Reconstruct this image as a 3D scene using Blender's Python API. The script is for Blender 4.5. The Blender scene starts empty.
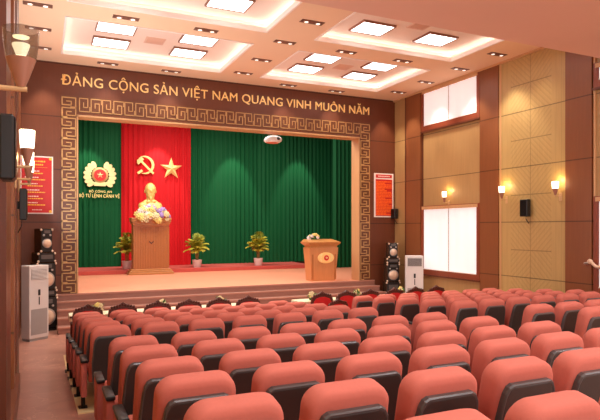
import bpy, bmesh, math, random
from mathutils import Vector, Matrix
random.seed(7)
PI = math.pi
scene = bpy.context.scene
COL = scene.collection

# ------------------------------------------------------------------ colour / materials
def lin(c):
    c = c / 255.0
    return c / 12.92 if c <= 0.04045 else ((c + 0.055) / 1.055) ** 2.4
def rgb(r, g, b): return (lin(r), lin(g), lin(b), 1.0)
def mul(c, k): return (min(1, c[0]*k), min(1, c[1]*k), min(1, c[2]*k), 1.0)

class NT:
    def __init__(s, name):
        s.m = bpy.data.materials.new(name); s.m.use_nodes = True
        s.t = s.m.node_tree; s.b = s.t.nodes['Principled BSDF']
    def n(s, typ, **kw):
        x = s.t.nodes.new(typ)
        for k, v in kw.items(): setattr(x, k, v)
        return x
    def l(s, a, b): s.t.links.new(a, b)
    def math(s, op, a, b=None, c=None):
        x = s.n('ShaderNodeMath', operation=op)
        for i, v in enumerate((a, b, c)):
            if v is None: continue
            if isinstance(v, (int, float)): x.inputs[i].default_value = v
            else: s.l(v, x.inputs[i])
        return x.outputs[0]
    def mix(s, f, a, b):
        x = s.n('ShaderNodeMix', data_type='RGBA')
        if isinstance(f, (int, float)): x.inputs[0].default_value = f
        else: s.l(f, x.inputs[0])
        for i, v in ((6, a), (7, b)):
            if isinstance(v, tuple): x.inputs[i].default_value = v
            else: s.l(v, x.inputs[i])
        return x.outputs[2]

def mat(name, col, rough=0.5, metal=0.0, var=0.06, scale=6.0, stretch=(1, 1, 1), bump=0.0, emis=None, estr=0.0, spec=0.5, alpha=None, trans=0.0, detail=3.0):
    t = NT(name)
    tc = t.n('ShaderNodeTexCoord'); mp = t.n('ShaderNodeMapping'); mp.inputs['Scale'].default_value = stretch
    t.l(tc.outputs['Object'], mp.inputs['Vector'])
    no = t.n('ShaderNodeTexNoise'); no.inputs['Scale'].default_value = scale; no.inputs['Detail'].default_value = detail
    t.l(mp.outputs[0], no.inputs['Vector'])
    c = t.mix(no.outputs['Fac'], mul(col, 1 - var), mul(col, 1 + var))
    t.l(c, t.b.inputs['Base Color'])
    t.b.inputs['Roughness'].default_value = rough; t.b.inputs['Metallic'].default_value = metal
    t.b.inputs['Specular IOR Level'].default_value = spec
    if emis is not None:
        t.b.inputs['Emission Color'].default_value = emis; t.b.inputs['Emission Strength'].default_value = estr
    if trans: t.b.inputs['Transmission Weight'].default_value = trans
    if alpha is not None: t.b.inputs['Alpha'].default_value = alpha
    if bump:
        bp = t.n('ShaderNodeBump'); bp.inputs['Strength'].default_value = bump; bp.inputs['Distance'].default_value = 0.02
        t.l(no.outputs['Fac'], bp.inputs['Height']); t.l(bp.outputs[0], t.b.inputs['Normal'])
    return t.m

def wood_mat(name, col, rough=0.35, seams=True, chev=False, yc=0.0, half=0.985, var=0.13, grain=(9, 9, 0.6)):
    """wood veneer; world-space seams every 1.32 m of height, optional mirrored chevron veneer."""
    t = NT(name)
    tc = t.n('ShaderNodeTexCoord'); mp = t.n('ShaderNodeMapping'); mp.inputs['Scale'].default_value = grain
    t.l(tc.outputs['Object'], mp.inputs['Vector'])
    no = t.n('ShaderNodeTexNoise'); no.inputs['Scale'].default_value = 2.5; no.inputs['Detail'].default_value = 5
    t.l(mp.outputs[0], no.inputs['Vector'])
    c = t.mix(no.outputs['Fac'], mul(col, 1 - var), mul(col, 1 + var))
    sp = t.n('ShaderNodeSeparateXYZ'); t.l(tc.outputs['Object'], sp.inputs[0])
    y, z = sp.outputs[1], sp.outputs[2]
    if seams or chev:
        fz = t.math('FRACT', t.math('DIVIDE', t.math('ADD', z, 1.32*4 - 1.245), 1.32))
    if chev:
        ay = t.math('ABSOLUTE', t.math('SUBTRACT', y, yc))
        az = t.math('ABSOLUTE', t.math('SUBTRACT', t.math('MULTIPLY', fz, 1.32), 0.66))
        f = t.math('FRACT', t.math('MULTIPLY', t.math('SUBTRACT', ay, az), 7.5))
        band = t.math('LESS_THAN', f, 0.5)
        inn = t.math('LESS_THAN', ay, 0.6)
        c = t.mix(t.math('MULTIPLY', t.math('MULTIPLY', band, inn), 0.22), c, mul(col, 0.60))
        edge = t.math('LESS_THAN', f, 0.08)
        c = t.mix(t.math('MULTIPLY', t.math('MULTIPLY', edge, inn), 0.32), c, mul(col, 1.5))
        # long vertical staves beside the chevrons
        st = t.math('LESS_THAN', t.math('FRACT', t.math('MULTIPLY', ay, 7.0)), 0.07)
        out = t.math('GREATER_THAN', ay, 0.6)
        c = t.mix(t.math('MULTIPLY', t.math('MULTIPLY', st, out), 0.35), c, mul(col, 0.5))
        vl = t.math('LESS_THAN', ay, 0.007)
        hl = t.math('MULTIPLY', t.math('LESS_THAN', az, 0.011), t.math('LESS_THAN', ay, 0.59))
        c = t.mix(t.math('MULTIPLY', t.math('MAXIMUM', hl, vl), 0.6), c, mul(col, 0.25))
    if seams:
        s = t.math('LESS_THAN', fz, 0.018)
        c = t.mix(t.math('MULTIPLY', s, 0.75), c, mul(col, 0.22))
    t.l(c, t.b.inputs['Base Color'])
    t.b.inputs['Roughness'].default_value = rough
    return t.m

M = {}
M['ceiling'] = mat('ceiling_paint', rgb(244, 207, 170), 0.8, var=0.02, scale=1.5)
M['recess'] = mat('coffer_glow_paint', rgb(240, 218, 200), 0.8, var=0.02, scale=1.5)  # ceiling paint made paler here to whiten the cove glow
M['soffit'] = mat('soffit_paint', rgb(234, 186, 160), 0.8, var=0.03, scale=0.8)
M['white_trim'] = mat('white_moulding', rgb(250, 236, 226), 0.6, var=0.02)
M['cove'] = mat('cove_led', rgb(255, 250, 244), 0.5, emis=(0.84, 0.93, 1, 1), estr=6.0)
M['panel_led'] = mat('light_panel', rgb(255, 255, 252), 0.5, emis=(0.97, 0.985, 1, 1), estr=5.0)
M['panel_frame'] = mat('panel_frame_bronze', rgb(150, 100, 74), 0.4)
M['lamp_led'] = mat('downlight_lamp', rgb(255, 250, 240), 0.4, emis=(1, 0.95, 0.86, 1), estr=1.2)
M['fitting'] = mat('downlight_housing', rgb(122, 78, 58), 0.5)
M['vent'] = mat('vent_paint', rgb(228, 186, 160), 0.7)
M['brown'] = wood_mat('brown_veneer', rgb(106, 54, 30), 0.45)
M['brown_plain'] = wood_mat('brown_veneer_plain', rgb(112, 62, 38), 0.32, seams=False)
M['col_brown'] = wood_mat('column_veneer', rgb(136, 80, 46), 0.34)
M['dark_brown'] = wood_mat('dark_frame_wood', rgb(100, 50, 30), 0.35, seams=False)
M['redwood'] = wood_mat('window_frame_wood', rgb(138, 66, 42), 0.35, seams=False)
M['tan'] = wood_mat('tan_veneer', rgb(178, 138, 88), 0.4)
M['tan_lit'] = wood_mat('lit_tan_veneer', rgb(232, 192, 140), 0.4, seams=False)  # tan veneer lightened, standing in for light on the left strips
M['tan_light'] = wood_mat('light_jamb_wood', rgb(206, 158, 110), 0.4, seams=False)
M['chev_a'] = wood_mat('chevron_veneer', rgb(190, 156, 98), 0.38, chev=True, yc=9.565)
M['chev_b'] = wood_mat('chevron_veneer_near', rgb(190, 156, 98), 0.38, chev=True, yc=3.6)
M['key_bg'] = wood_mat('border_wood', rgb(110, 62, 36), 0.35, seams=False)
M['gold'] = mat('gold_relief', rgb(204, 160, 104), 0.35, metal=0.3, var=0.05)
M['gold_letter'] = mat('glowing_gold_letters', rgb(236, 194, 124), 0.3, metal=0.2, var=0.04, emis=rgb(240, 190, 110), estr=0.22)  # slight glow added to lift the gold; no lamp behind it
M['gold_small'] = mat('glowing_small_letters', rgb(250, 222, 140), 0.4, var=0.03, emis=rgb(250, 215, 130), estr=0.35)  # stronger glow added so the thin letters look less dim
M['gold_pale'] = mat('pale_gold', rgb(250, 226, 160), 0.35, metal=0.2, var=0.05)
M['floor'] = None
M['stage'] = mat('stage_carpet', rgb(224, 146, 110), 0.75, var=0.05, scale=30)
M['step'] = mat('step_stone', rgb(156, 108, 92), 0.4, var=0.12, scale=14, stretch=(0.4, 1, 1))
M['nosing'] = mat('step_nosing', rgb(184, 128, 108), 0.35)
M['dais'] = mat('dais_carpet', rgb(196, 84, 72), 0.8, var=0.06, scale=25)
M['cream_floor'] = mat('cream_stone', rgb(232, 204, 150), 0.35, var=0.12, scale=3.0)
M['green'] = mat('green_velvet', rgb(9, 82, 42), 0.7, var=0.12, scale=3, stretch=(8, 8, 0.2), spec=0.2)
M['red_cloth'] = mat('red_velvet', rgb(200, 26, 32), 0.7, var=0.08, scale=3, stretch=(8, 8, 0.2), spec=0.2)
M['coral'] = mat('coral_fabric', rgb(196, 108, 92), 0.85, var=0.05, scale=60, bump=0.03, spec=0.25)
M['coral_side'] = mat('coral_panel', rgb(184, 96, 82), 0.75, var=0.05, scale=40, spec=0.3)
M['shell'] = mat('black_shell', rgb(54, 46, 42), 0.42, var=0.1, scale=90, bump=0.02)
M['shell_lip'] = mat('lit_shell_rim', rgb(80, 74, 72), 0.32)  # shell tone lightened, standing in for light caught on the top edge
M['black'] = mat('black_plastic', rgb(28, 25, 24), 0.4)
M['black_metal'] = mat('black_metal', rgb(20, 18, 18), 0.35, metal=0.4)
M['carved'] = mat('carved_rosewood', rgb(84, 34, 20), 0.4, var=0.35, scale=28, bump=0.5)
M['red_pad'] = mat('red_upholstery', rgb(196, 18, 20), 0.7, var=0.08)
M['cloth'] = mat('cream_cloth', rgb(228, 212, 176), 0.85, var=0.04)
M['rostrum'] = wood_mat('rostrum_wood', rgb(178, 110, 58), 0.35, seams=False, grain=(14, 14, 0.7))
M['rostrum_trim'] = wood_mat('rostrum_trim_wood', rgb(194, 132, 72), 0.3, seams=False)
M['lectern'] = wood_mat('lectern_wood', rgb(206, 140, 88), 0.3, seams=False)
M['emblem_red'] = mat('emblem_red', rgb(220, 40, 34), 0.4)
M['white'] = mat('white_enamel', rgb(242, 236, 230), 0.35, var=0.02)
M['ac_white'] = mat('ac_casing', rgb(216, 208, 202), 0.4, var=0.02)
M['grille'] = mat('grey_grille', rgb(160, 154, 150), 0.5)
M['dark_grille'] = mat('dark_vent', rgb(96, 88, 84), 0.5)
M['smoke'] = mat('dark_speaker_side', rgb(58, 40, 26), 0.2)
M['cone'] = mat('speaker_cone', rgb(226, 196, 168), 0.35, metal=0.15)
M['silver'] = mat('silver_metal', rgb(190, 180, 172), 0.3, metal=0.7)
M['poster_red'] = mat('poster_red', rgb(206, 34, 28), 0.5, var=0.03)
M['poster_orange'] = mat('poster_orange', rgb(250, 104, 30), 0.5)
M['poster_yellow'] = mat('poster_yellow', rgb(250, 190, 60), 0.5)
M['poster_pink'] = mat('poster_pale_ink', rgb(246, 214, 200), 0.5)
M['poster_white'] = mat('poster_border', rgb(240, 226, 216), 0.5)
M['blind'] = mat('white_blind', rgb(250, 246, 246), 0.8, var=0.01, emis=(0.98, 0.96, 0.97, 1), estr=0.34)
M['pane'] = mat('window_glass', rgb(230, 240, 250), 0.05, trans=1.0)
M['pot'] = mat('white_ceramic', rgb(238, 226, 220), 0.25, var=0.03)
M['soil'] = mat('soil', rgb(64, 44, 32), 0.9)
M['frond'] = mat('palm_leaf', rgb(196, 186, 58), 0.5, var=0.35, scale=4)
M['frond_dark'] = mat('palm_leaf_dark', rgb(150, 158, 56), 0.5, var=0.3, scale=4)
M['stalk'] = mat('palm_stem', rgb(150, 120, 60), 0.6)
M['bloom_cream'] = mat('cream_petals', rgb(226, 200, 116), 0.7)
M['bloom_dim'] = mat('dried_cream_petals', rgb(206, 186, 140), 0.7)
M['bloom_lilac'] = mat('lilac_petals', rgb(160, 128, 186), 0.7)
M['bloom_white'] = mat('white_petals', rgb(226, 208, 204), 0.7)
M['bloom_pink'] = mat('pink_petals', rgb(220, 150, 134), 0.7)
M['leaf'] = mat('leaf_green', rgb(70, 110, 50), 0.6)
M['bust'] = mat('gilded_bust', rgb(224, 184, 104), 0.34, metal=0.15, var=0.04)
M['glass_lit'] = mat('lit_frosted_glass', rgb(255, 246, 226), 0.4, emis=(1, 0.86, 0.6, 1), estr=3.2)
M['glass_smoke'] = mat('smoked_amber_glass', rgb(120, 88, 66), 0.12, alpha=0.38)
M['sconce_cone'] = mat('bronze_cone', rgb(170, 120, 98), 0.3, metal=0.2)
M['sconce_arm'] = mat('cream_arm', rgb(214, 176, 128), 0.35)
M['bulb'] = mat('warm_bulb', rgb(255, 240, 190), 0.4, emis=(1, 0.86, 0.55, 1), estr=2.0)
M['lamp_red'] = mat('projector_underside', rgb(222, 120, 92), 0.4)
M['rail'] = mat('handrail_beige', rgb(226, 190, 160), 0.3)

def floor_material():
    t = NT('pink_marble_floor')
    tc = t.n('ShaderNodeTexCoord')
    no = t.n('ShaderNodeTexNoise'); no.inputs['Scale'].default_value = 1.6; no.inputs['Detail'].default_value = 8; no.inputs['Distortion'].default_value = 1.2
    t.l(tc.outputs['Object'], no.inputs['Vector'])
    c = t.mix(no.outputs['Fac'], rgb(146, 96, 80), rgb(190, 136, 116))
    v = t.math('LESS_THAN', t.math('ABSOLUTE', t.math('SUBTRACT', no.outputs['Fac'], 0.53)), 0.006)
    c = t.mix(t.math('MULTIPLY', v, 0.35), c, rgb(230, 180, 156))
    sp = t.n('ShaderNodeSeparateXYZ'); t.l(tc.outputs['Object'], sp.inputs[0])
    g = t.math('MAXIMUM', t.math('LESS_THAN', t.math('FRACT', t.math('DIVIDE', t.math('ADD', sp.outputs[0], 9.1), 0.8)), 0.008),
               t.math('LESS_THAN', t.math('FRACT', t.math('DIVIDE', t.math('ADD', sp.outputs[1], 9.0), 0.8)), 0.008))
    c = t.mix(t.math('MULTIPLY', g, 0.3), c, rgb(120, 74, 60))
    t.l(c, t.b.inputs['Base Color']); t.b.inputs['Roughness'].default_value = 0.28
    return t.m
M['floor'] = floor_material()

# ------------------------------------------------------------------ mesh helpers
def nb(): return bmesh.new()
def box(bm, x0, x1, y0, y1, z0, z1, bev=0.0, seg=1):
    vs = [bm.verts.new(p) for p in ((x0,y0,z0),(x1,y0,z0),(x1,y1,z0),(x0,y1,z0),(x0,y0,z1),(x1,y0,z1),(x1,y1,z1),(x0,y1,z1))]
    fs = [bm.faces.new([vs[i] for i in q]) for q in ((0,3,2,1),(4,5,6,7),(0,1,5,4),(1,2,6,5),(2,3,7,6),(3,0,4,7))]
    if bev > 0:
        es = list({e for f in fs for e in f.edges})
        bmesh.ops.bevel(bm, geom=es, offset=bev, segments=seg, affect='EDGES', profile=0.5)
    return vs
def taper_box(bm, b, t, z0, z1):
    (x0,x1,y0,y1), (X0,X1,Y0,Y1) = b, t
    vs = [bm.verts.new(p) for p in ((x0,y0,z0),(x1,y0,z0),(x1,y1,z0),(x0,y1,z0),(X0,Y0,z1),(X1,Y0,z1),(X1,Y1,z1),(X0,Y1,z1))]
    for q in ((0,3,2,1),(4,5,6,7),(0,1,5,4),(1,2,6,5),(2,3,7,6),(3,0,4,7)): bm.faces.new([vs[i] for i in q])
def rings(bm, loops, cap0=True, cap1=True):
    R = [[bm.verts.new(p) for p in L] for L in loops]
    n = len(R[0])
    for a, b in zip(R, R[1:]):
        for i in range(n): bm.faces.new((a[i], a[(i+1)%n], b[(i+1)%n], b[i]))
    if cap0: bm.faces.new(R[0][::-1])
    if cap1: bm.faces.new(R[-1])
    return R
def lathe(bm, prof, c=(0,0,0), n=20, axis='z'):
    L = []
    for r, h in prof:
        ring = []
        for i in range(n):
            a = 2*PI*i/n; x, y = r*math.cos(a), r*math.sin(a)
            p = (x, y, h) if axis == 'z' else ((x, h, -y) if axis == 'y' else (h, x, y))
            ring.append((p[0]+c[0], p[1]+c[1], p[2]+c[2]))
        L.append(ring)
    rings(bm, L)
def tube(bm, pts, r, n=8):
    pts = [Vector(p) for p in pts]; L = []
    for i, p in enumerate(pts):
        d = (pts[min(i+1, len(pts)-1)] - pts[max(i-1, 0)]).normalized()
        u = d.cross(Vector((0, 0, 1)))
        if u.length < 1e-3: u = d.cross(Vector((1, 0, 0)))
        u.normalize(); w = d.cross(u)
        rr = r[i] if isinstance(r, (list, tuple)) else r
        L.append([p + (u*math.cos(2*PI*k/n) + w*math.sin(2*PI*k/n))*rr for k in range(n)])
    rings(bm, L)
def prism_xz(bm, poly, y0, y1):
    """polygon in the XZ plane pulled along Y"""
    a = [bm.verts.new((x, y0, z)) for x, z in poly]; b = [bm.verts.new((x, y1, z)) for x, z in poly]
    n = len(poly); bm.faces.new(a); bm.faces.new(b[::-1])
    for i in range(n): bm.faces.new((a[i], b[i], b[(i+1)%n], a[(i+1)%n]))
def ball(bm, c, r, seg=10, rng=7, sc=(1,1,1)):
    m = Matrix.Translation(c) @ Matrix.Diagonal((r*sc[0], r*sc[1], r*sc[2], 1))
    bmesh.ops.create_uvsphere(bm, u_segments=seg, v_segments=rng, radius=1.0, matrix=m)

def obj(name, bm, m, parent=None, smooth=False, angle=None):
    bmesh.ops.recalc_face_normals(bm, faces=bm.faces[:])
    me = bpy.data.meshes.new(name); bm.to_mesh(me); bm.free()
    me.materials.append(m)
    if smooth:
        for p in me.polygons: p.use_smooth = True
        if angle is not None:
            try: me.set_sharp_from_angle(angle=math.radians(angle))
            except Exception: pass
    o = bpy.data.objects.new(name, me); COL.objects.link(o)
    if parent is not None: o.parent = parent
    return o
def tag(o, label, cat, group=None):
    o['label'] = label; o['category'] = cat
    if group: o['group'] = group
    return o
def thing(name, label, cat, loc=(0,0,0), rz=0.0, group=None):
    o = bpy.data.objects.new(name, None); COL.objects.link(o); o.empty_display_size = 0.1
    o.location = loc; o.rotation_euler = (0, 0, rz)
    return tag(o, label, cat, group)
def struct(name, bm, m, parent=None, smooth=False):
    o = obj(name, bm, m, parent, smooth)
    if parent is None: o['kind'] = 'structure'
    return o
def dup(root, loc, rz, label, group=None):
    r = root.copy(); COL.objects.link(r); r.location = loc; r.rotation_euler = (0, 0, rz); r['label'] = label
    if group: r['group'] = group
    for ch in list(root.children):
        c = ch.copy(); COL.objects.link(c); c.parent = r
        for g in list(ch.children):
            d = g.copy(); COL.objects.link(d); d.parent = c
    return r
ORD = ['first','second','third','fourth','fifth','sixth','seventh','eighth','ninth','tenth','eleventh','twelfth']

# ------------------------------------------------------------------ camera (level, slight lens shift)
F, ZC, YAW = 556.0, 2.433, math.atan(258/556.0)
cam = bpy.data.cameras.new('camera'); co = bpy.data.objects.new('camera', cam); COL.objects.link(co)
cam.sensor_width = 36.0; cam.lens = 36.0*F/600.0; cam.shift_y = 18/600.0
cam.clip_start = 0.05
co.location = (0, 0, ZC); co.rotation_euler = (PI/2, 0, -YAW); scene.camera = co
def proj(x, y, z):
    s, c = math.sin(YAW), math.cos(YAW); d = x*s + y*c; r = x*c - y*s
    return (300 + F*r/d, 228 - F*(z - ZC)/d) if d > 0.3 else (-999, -999)

# ------------------------------------------------------------------ room shell
XL, XR, YF, ZCEIL = -0.52, 10.42, 15.12, 6.568
SLOPE = 0.0857; H0 = 2.716*0.56
def fz(y): return max(0.0, ZC - H0 - SLOPE*y)
YFLAT = (ZC - H0)/SLOPE
bm = nb()
prof = [(-3.2, fz(-3.2)), (YFLAT, 0.0), (15.6, 0.0), (15.6, -0.3), (-3.2, -0.3)]
a = [bm.verts.new((XL - 0.1, y, z)) for y, z in prof]; b = [bm.verts.new((XR + 0.1, y, z)) for y, z in prof]
bm.faces.new(a); bm.faces.new(b[::-1])
for i in range(5): bm.faces.new((a[i], b[i], b[(i+1)%5], a[(i+1)%5]))
struct('floor', bm, M['floor'])

# cream stone inlay under the rear block of seats
bm = nb()
for x0, x1, hid in ((0.37, 4.42, 0), (5.52, 9.60, 1)):
    L = []
    for y in (6.72, YFLAT, 11.5):
        z = fz(y); L.append([(x0, y, z - 0.01), (x1, y, z - 0.01), (x1, y, z + 0.012), (x0, y, z + 0.012)])
    rings(bm, L)
o = struct('trim_1', bm, M['cream_floor'])

# ceiling with four coffers
COF = [(0.41, 4.30, 11.75, 14.31), (5.40, 9.25, 11.75, 14.31), (0.41, 4.32, 8.35, 10.95), (5.45, 9.20, 8.35, 10.95)]
bm = nb()
xs = [XL - 0.1, 0.41, 4.31, 5.42, 9.22, XR + 0.1]; ys = [-3.2, 8.35, 10.95, 11.75, 14.31, YF + 0.05]
for i in range(5):
    for j in range(5):
        if i in (1, 3) and j in (1, 3): continue
        box(bm, xs[i], xs[i+1], ys[j], ys[j+1], ZCEIL, ZCEIL + 0.07)
RZ = ZCEIL + 0.22
struct('ceiling', bm, M['ceiling'])
bm = nb()
for i in (1, 3):
    for j in (1, 3):
        x0, x1, y0, y1 = xs[i]-0.16, xs[i+1]+0.16, ys[j]-0.16, ys[j+1]+0.16
        box(bm, x0, x1, y0, y1, RZ, RZ + 0.05)
        box(bm, x0-0.05, x0, y0, y1, ZCEIL+0.05, RZ+0.05); box(bm, x1, x1+0.05, y0, y1, ZCEIL+0.05, RZ+0.05)
        box(bm, x0, x1, y0-0.05, y0, ZCEIL+0.05, RZ+0.05); box(bm, x0, x1, y1, y1+0.05, ZCEIL+0.05, RZ+0.05)
struct('trim_90', bm, M['recess'])
k = 1
for i in (1, 3):
    for j in (1, 3):
        x0, x1, y0, y1 = xs[i], xs[i+1], ys[j], ys[j+1]
        bm = nb(); w = 0.035
        box(bm, x0-0.004, x0+w, y0-0.004, y1+0.004, ZCEIL-0.015, ZCEIL+0.085); box(bm, x1-w, x1+0.004, y0-0.004, y1+0.004, ZCEIL-0.015, ZCEIL+0.085)
        box(bm, x0+w, x1-w, y0-0.004, y0+w, ZCEIL-0.015, ZCEIL+0.085); box(bm, x0+w, x1-w, y1-w, y1+0.004, ZCEIL-0.015, ZCEIL+0.085)
        k += 1; struct('trim_%d' % k, bm, M['white_trim'])
        bm = nb(); g = 0.10
        box(bm, x0-g, x0-g+0.03, y0-g, y1+g, ZCEIL+0.071, ZCEIL+0.10); box(bm, x1+g-0.03, x1+g, y0-g, y1+g, ZCEIL+0.071, ZCEIL+0.10)
        box(bm, x0-g, x1+g, y0-g, y0-g+0.03, ZCEIL+0.071, ZCEIL+0.10); box(bm, x0-g, x1+g, y1+g-0.03, y1+g, ZCEIL+0.071, ZCEIL+0.10)
        k += 1; struct('trim_%d' % k, bm, M['cove'])

# lowered ceiling over the rear of the hall
SOFY, SOFZ = 7.55, ZC + 0.449*7.55
bm = nb()
box(bm, XL - 0.1, XR + 0.1, -3.2, SOFY, SOFZ, ZCEIL - 0.005)
k += 1; struct('trim_%d' % k, bm, M['soffit'])

# walls
bm = nb(); box(bm, XR, XR + 0.2, -3.2, YF + 0.4, -0.3, ZCEIL + 0.3); struct('wall_right', bm, M['tan'])
bm = nb(); box(bm, XL - 0.2, XL, -3.2, YF + 0.4, -0.3, ZCEIL + 0.3); struct('wall_left', bm, M['brown'])
bm = nb(); box(bm, XL - 0.2, XR + 0.2, -3.4, -3.2, -0.3, ZCEIL + 0.3); struct('wall_back', bm, M['tan'])
bm = nb()
OX0, OX1, OZ = 0.80, 9.07, 5.28
SZ = 0.777
box(bm, XL, OX0, YF, YF + 0.4, -0.05, ZCEIL + 0.05)
box(bm, OX1, XR, YF, YF + 0.4, -0.05, ZCEIL + 0.05)
box(bm, OX0, OX1, YF, YF + 0.4, OZ, ZCEIL + 0.05)
struct('wall_front', bm, M['brown'])

# proscenium lining
bm = nb()
box(bm, OX0 - 0.005, OX0 + 0.03, YF - 0.035, YF + 0.42, SZ, OZ); box(bm, OX1 - 0.03, OX1 + 0.005, YF - 0.035, YF + 0.42, SZ, OZ)
box(bm, OX0 - 0.005, OX1 + 0.005, YF - 0.035, YF + 0.42, OZ - 0.03, OZ + 0.012)
k += 1; struct('trim_%d' % k, bm, M['tan_light'])
# dark border boards carrying the fret
KX0, KX1, KZ = 0.43, 9.47, 5.765
bm = nb()
box(bm, KX0, OX0 - 0.005, YF - 0.02, YF, 0.02, KZ); box(bm, OX1 + 0.005, KX1, YF - 0.02, YF, 0.02, KZ)
box(bm, OX0 - 0.005, OX1 + 0.005, YF - 0.02, YF, OZ + 0.012, KZ)
k += 1; struct('trim_%d' % k, bm, M['key_bg'])
def fret(bm, length, put, h=0.33, lw=0.021):
    c = h/4.0; step = 3.3*c; n = int(round(length/step)); step = length/n; sx = step/3.3
    def seg(u0, v0, u1, v1):
        a0, a1 = min(u0, u1) - lw/2, max(u0, u1) + lw/2; b0, b1 = min(v0, v1) - lw/2, max(v0, v1) + lw/2
        put(bm, a0, a1, b0, b1)
    for i in range(n):
        o = i*step; fl = (lambda v: v) if i % 2 == 0 else (lambda v: 4 - v)
        P = [(3.3, 4), (0.35, 4), (0.35, 0), (2.7, 0), (2.7, 2.7), (1.5, 2.7), (1.5, 1.35)]
        for (p, q), (p2, q2) in zip(P, P[1:]):
            seg(o + p*sx, fl(q)*c, o + p2*sx, fl(q2)*c)
        seg(o + 3.3*sx + 0.0, fl(4)*c, o + 3.3*sx, fl(2.6)*c)
bm = nb(); y0, y1 = YF - 0.034, YF - 0.019
fret(bm, KX1 - KX0 - 0.76, lambda B, a0, a1, b0, b1: box(B, KX0 + 0.40 + a0, KX0 + 0.40 + a1, y0, y1, KZ - 0.05 - b1, KZ - 0.05 - b0))
k += 1; struct('trim_%d' % k, bm, M['gold'])
for xa, sg in ((KX0 + 0.025, 1), (KX1 - 0.035, -1)):
    bm = nb()
    def put(B, a0, a1, b0, b1, xa=xa, sg=sg):
        X = sorted((xa + sg*b0, xa + sg*b1)); box(B, X[0], X[1], y0, y1, KZ - 0.03 - a1, KZ - 0.03 - a0)
    fret(bm, KZ - SZ - 0.06, put, h=0.315, lw=0.026)
    k += 1; struct('trim_%d' % k, bm, M['gold'])

# right wall: columns, panels, cornice and skirting
def rbox(bm, ya, yb, za, zb, t): box(bm, XR - t, XR, ya, yb, za, zb)
for ya, yb, m in ((13.70, 14.43, 'col_brown'), (10.55, 11.20, 'col_brown'), (7.94, 8.58, 'col_brown'), (4.95, 5.55, 'col_brown')):
    bm = nb(); rbox(bm, ya, yb, 0.0, ZCEIL, 0.05)
    k += 1; struct('trim_%d' % k, bm, M[m])
    bm = nb()
    rbox(bm, ya - 0.075, ya - 0.035, 0.0, ZCEIL, 0.035)
    if ya > 13: rbox(bm, yb, yb + 0.06, 0.0, ZCEIL, 0.055)
    k += 1; struct('trim_%d' % k, bm, M['dark_brown'] if ya > 13 else M['tan_light'])
bm = nb(); rbox(bm, 8.58, 10.55, 0.0, ZCEIL, 0.02); k += 1; struct('trim_%d' % k, bm, M['chev_a'])
bm = nb(); rbox(bm, 2.6, 4.95, 0.0, ZCEIL, 0.02); k += 1; struct('trim_%d' % k, bm, M['chev_b'])
bm = nb(); rbox(bm, SOFY, YF, ZCEIL - 0.05, ZCEIL, 0.07); k += 1; struct('trim_%d' % k, bm, M['tan_light'])
bm = nb(); rbox(bm, -3.2, YF, 0.0, 0.14, 0.055); struct('baseboard_right', bm, M['dark_brown'])
# left wall: near pillars seen edge-on
for ya, yb, x, m in ((-1.0, 4.95, -0.33, 'tan'), (4.95, 5.62, -0.255, 'dark_brown'), (5.62, 7.0, -0.32, 'tan_lit'), (7.0, 7.35, -0.285, 'col_brown'),
                     (7.35, 7.73, -0.30, 'tan_lit'), (7.73, 8.5, -0.285, 'dark_brown'), (13.7, 14.4, -0.45, 'col_brown')):
    bm = nb(); box(bm, XL, x, ya, yb, fz(ya) - 0.3 if ya < 10 else 0, ZCEIL); k += 1; struct('trim_%d' % k, bm, M[m])
bm = nb(); box(bm, XL, -0.245, 5.5, 7.74, 0.4, fz(7.7) + 0.38); k += 1; struct('trim_%d' % k, bm, M['brown_plain'])

# windows
wn = 0
def window(ya, yb, za, zb, where, lo):
    global wn; wn += 1
    bm = nb(); t, w = 0.06, 0.11
    rbox(bm, ya - w, yb + w, za - w - 0.03, za, t); rbox(bm, ya - w, yb + w, zb, zb + w*0.8, t)
    rbox(bm, ya - w, ya, za, zb, t); rbox(bm, yb, yb + w, za, zb, t)
    fr = struct('window_%d' % wn, bm, M['redwood'])
    bm = nb(); rbox(bm, ya, yb, za, zb, 0.006); obj('pane', bm, M['pane'], fr)
    bm = nb(); rbox(bm, ya - 0.05, yb + 0.05, zb - 0.02, zb + 0.07, 0.085); obj('blind_pelmet', bm, M['tan_light'], fr)
    bm = nb(); rbox(bm, ya - w - 0.02, yb + w + 0.02, za - w - 0.075, za - w - 0.03, 0.075); obj('sill', bm, M['dark_brown'], fr)
    ym = (ya + yb)/2
    for a0, a1, side in ((ya + 0.01, ym - 0.012, 'near'), (ym + 0.012, yb - 0.01, 'far')):
        bm = nb(); rows = 28; L0 = []
        n = 24
        for j in range(2):
            pass
        grid = [[bm.verts.new((XR - 0.045 + 0.006*math.sin(2*PI*j/8.0), a0 + (a1 - a0)*j/n, za + 0.02 + (zb - za - 0.03)*i/2)) for j in range(n+1)] for i in range(3)]
        for i in range(2):
            for j in range(n): bm.faces.new((grid[i][j], grid[i][j+1], grid[i+1][j+1], grid[i+1][j]))
        r = thing('window_blind', 'white backlit blind, %s half of the %s' % (side, where), 'blind', (0, 0, 0), 0, 'white window blinds on the right wall')
        obj('fabric', bm, M['blind'], r, True)
        bm = nb(); box(bm, XR - 0.058, XR - 0.036, a0, a1, za + 0.004, za + 0.03); obj('bottom_bar', bm, M['white'], r)
window(11.31, 13.55, 5.47, 6.46, 'high window near the stage', False)
window(11.31, 13.55, 1.20, 3.00, 'low window near the stage', True)
window(5.62, 7.78, 5.47, 5.75, 'high window at the right edge', False)
window(5.62, 7.78, 1.20, 3.00, 'low window at the right edge', True)

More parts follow.
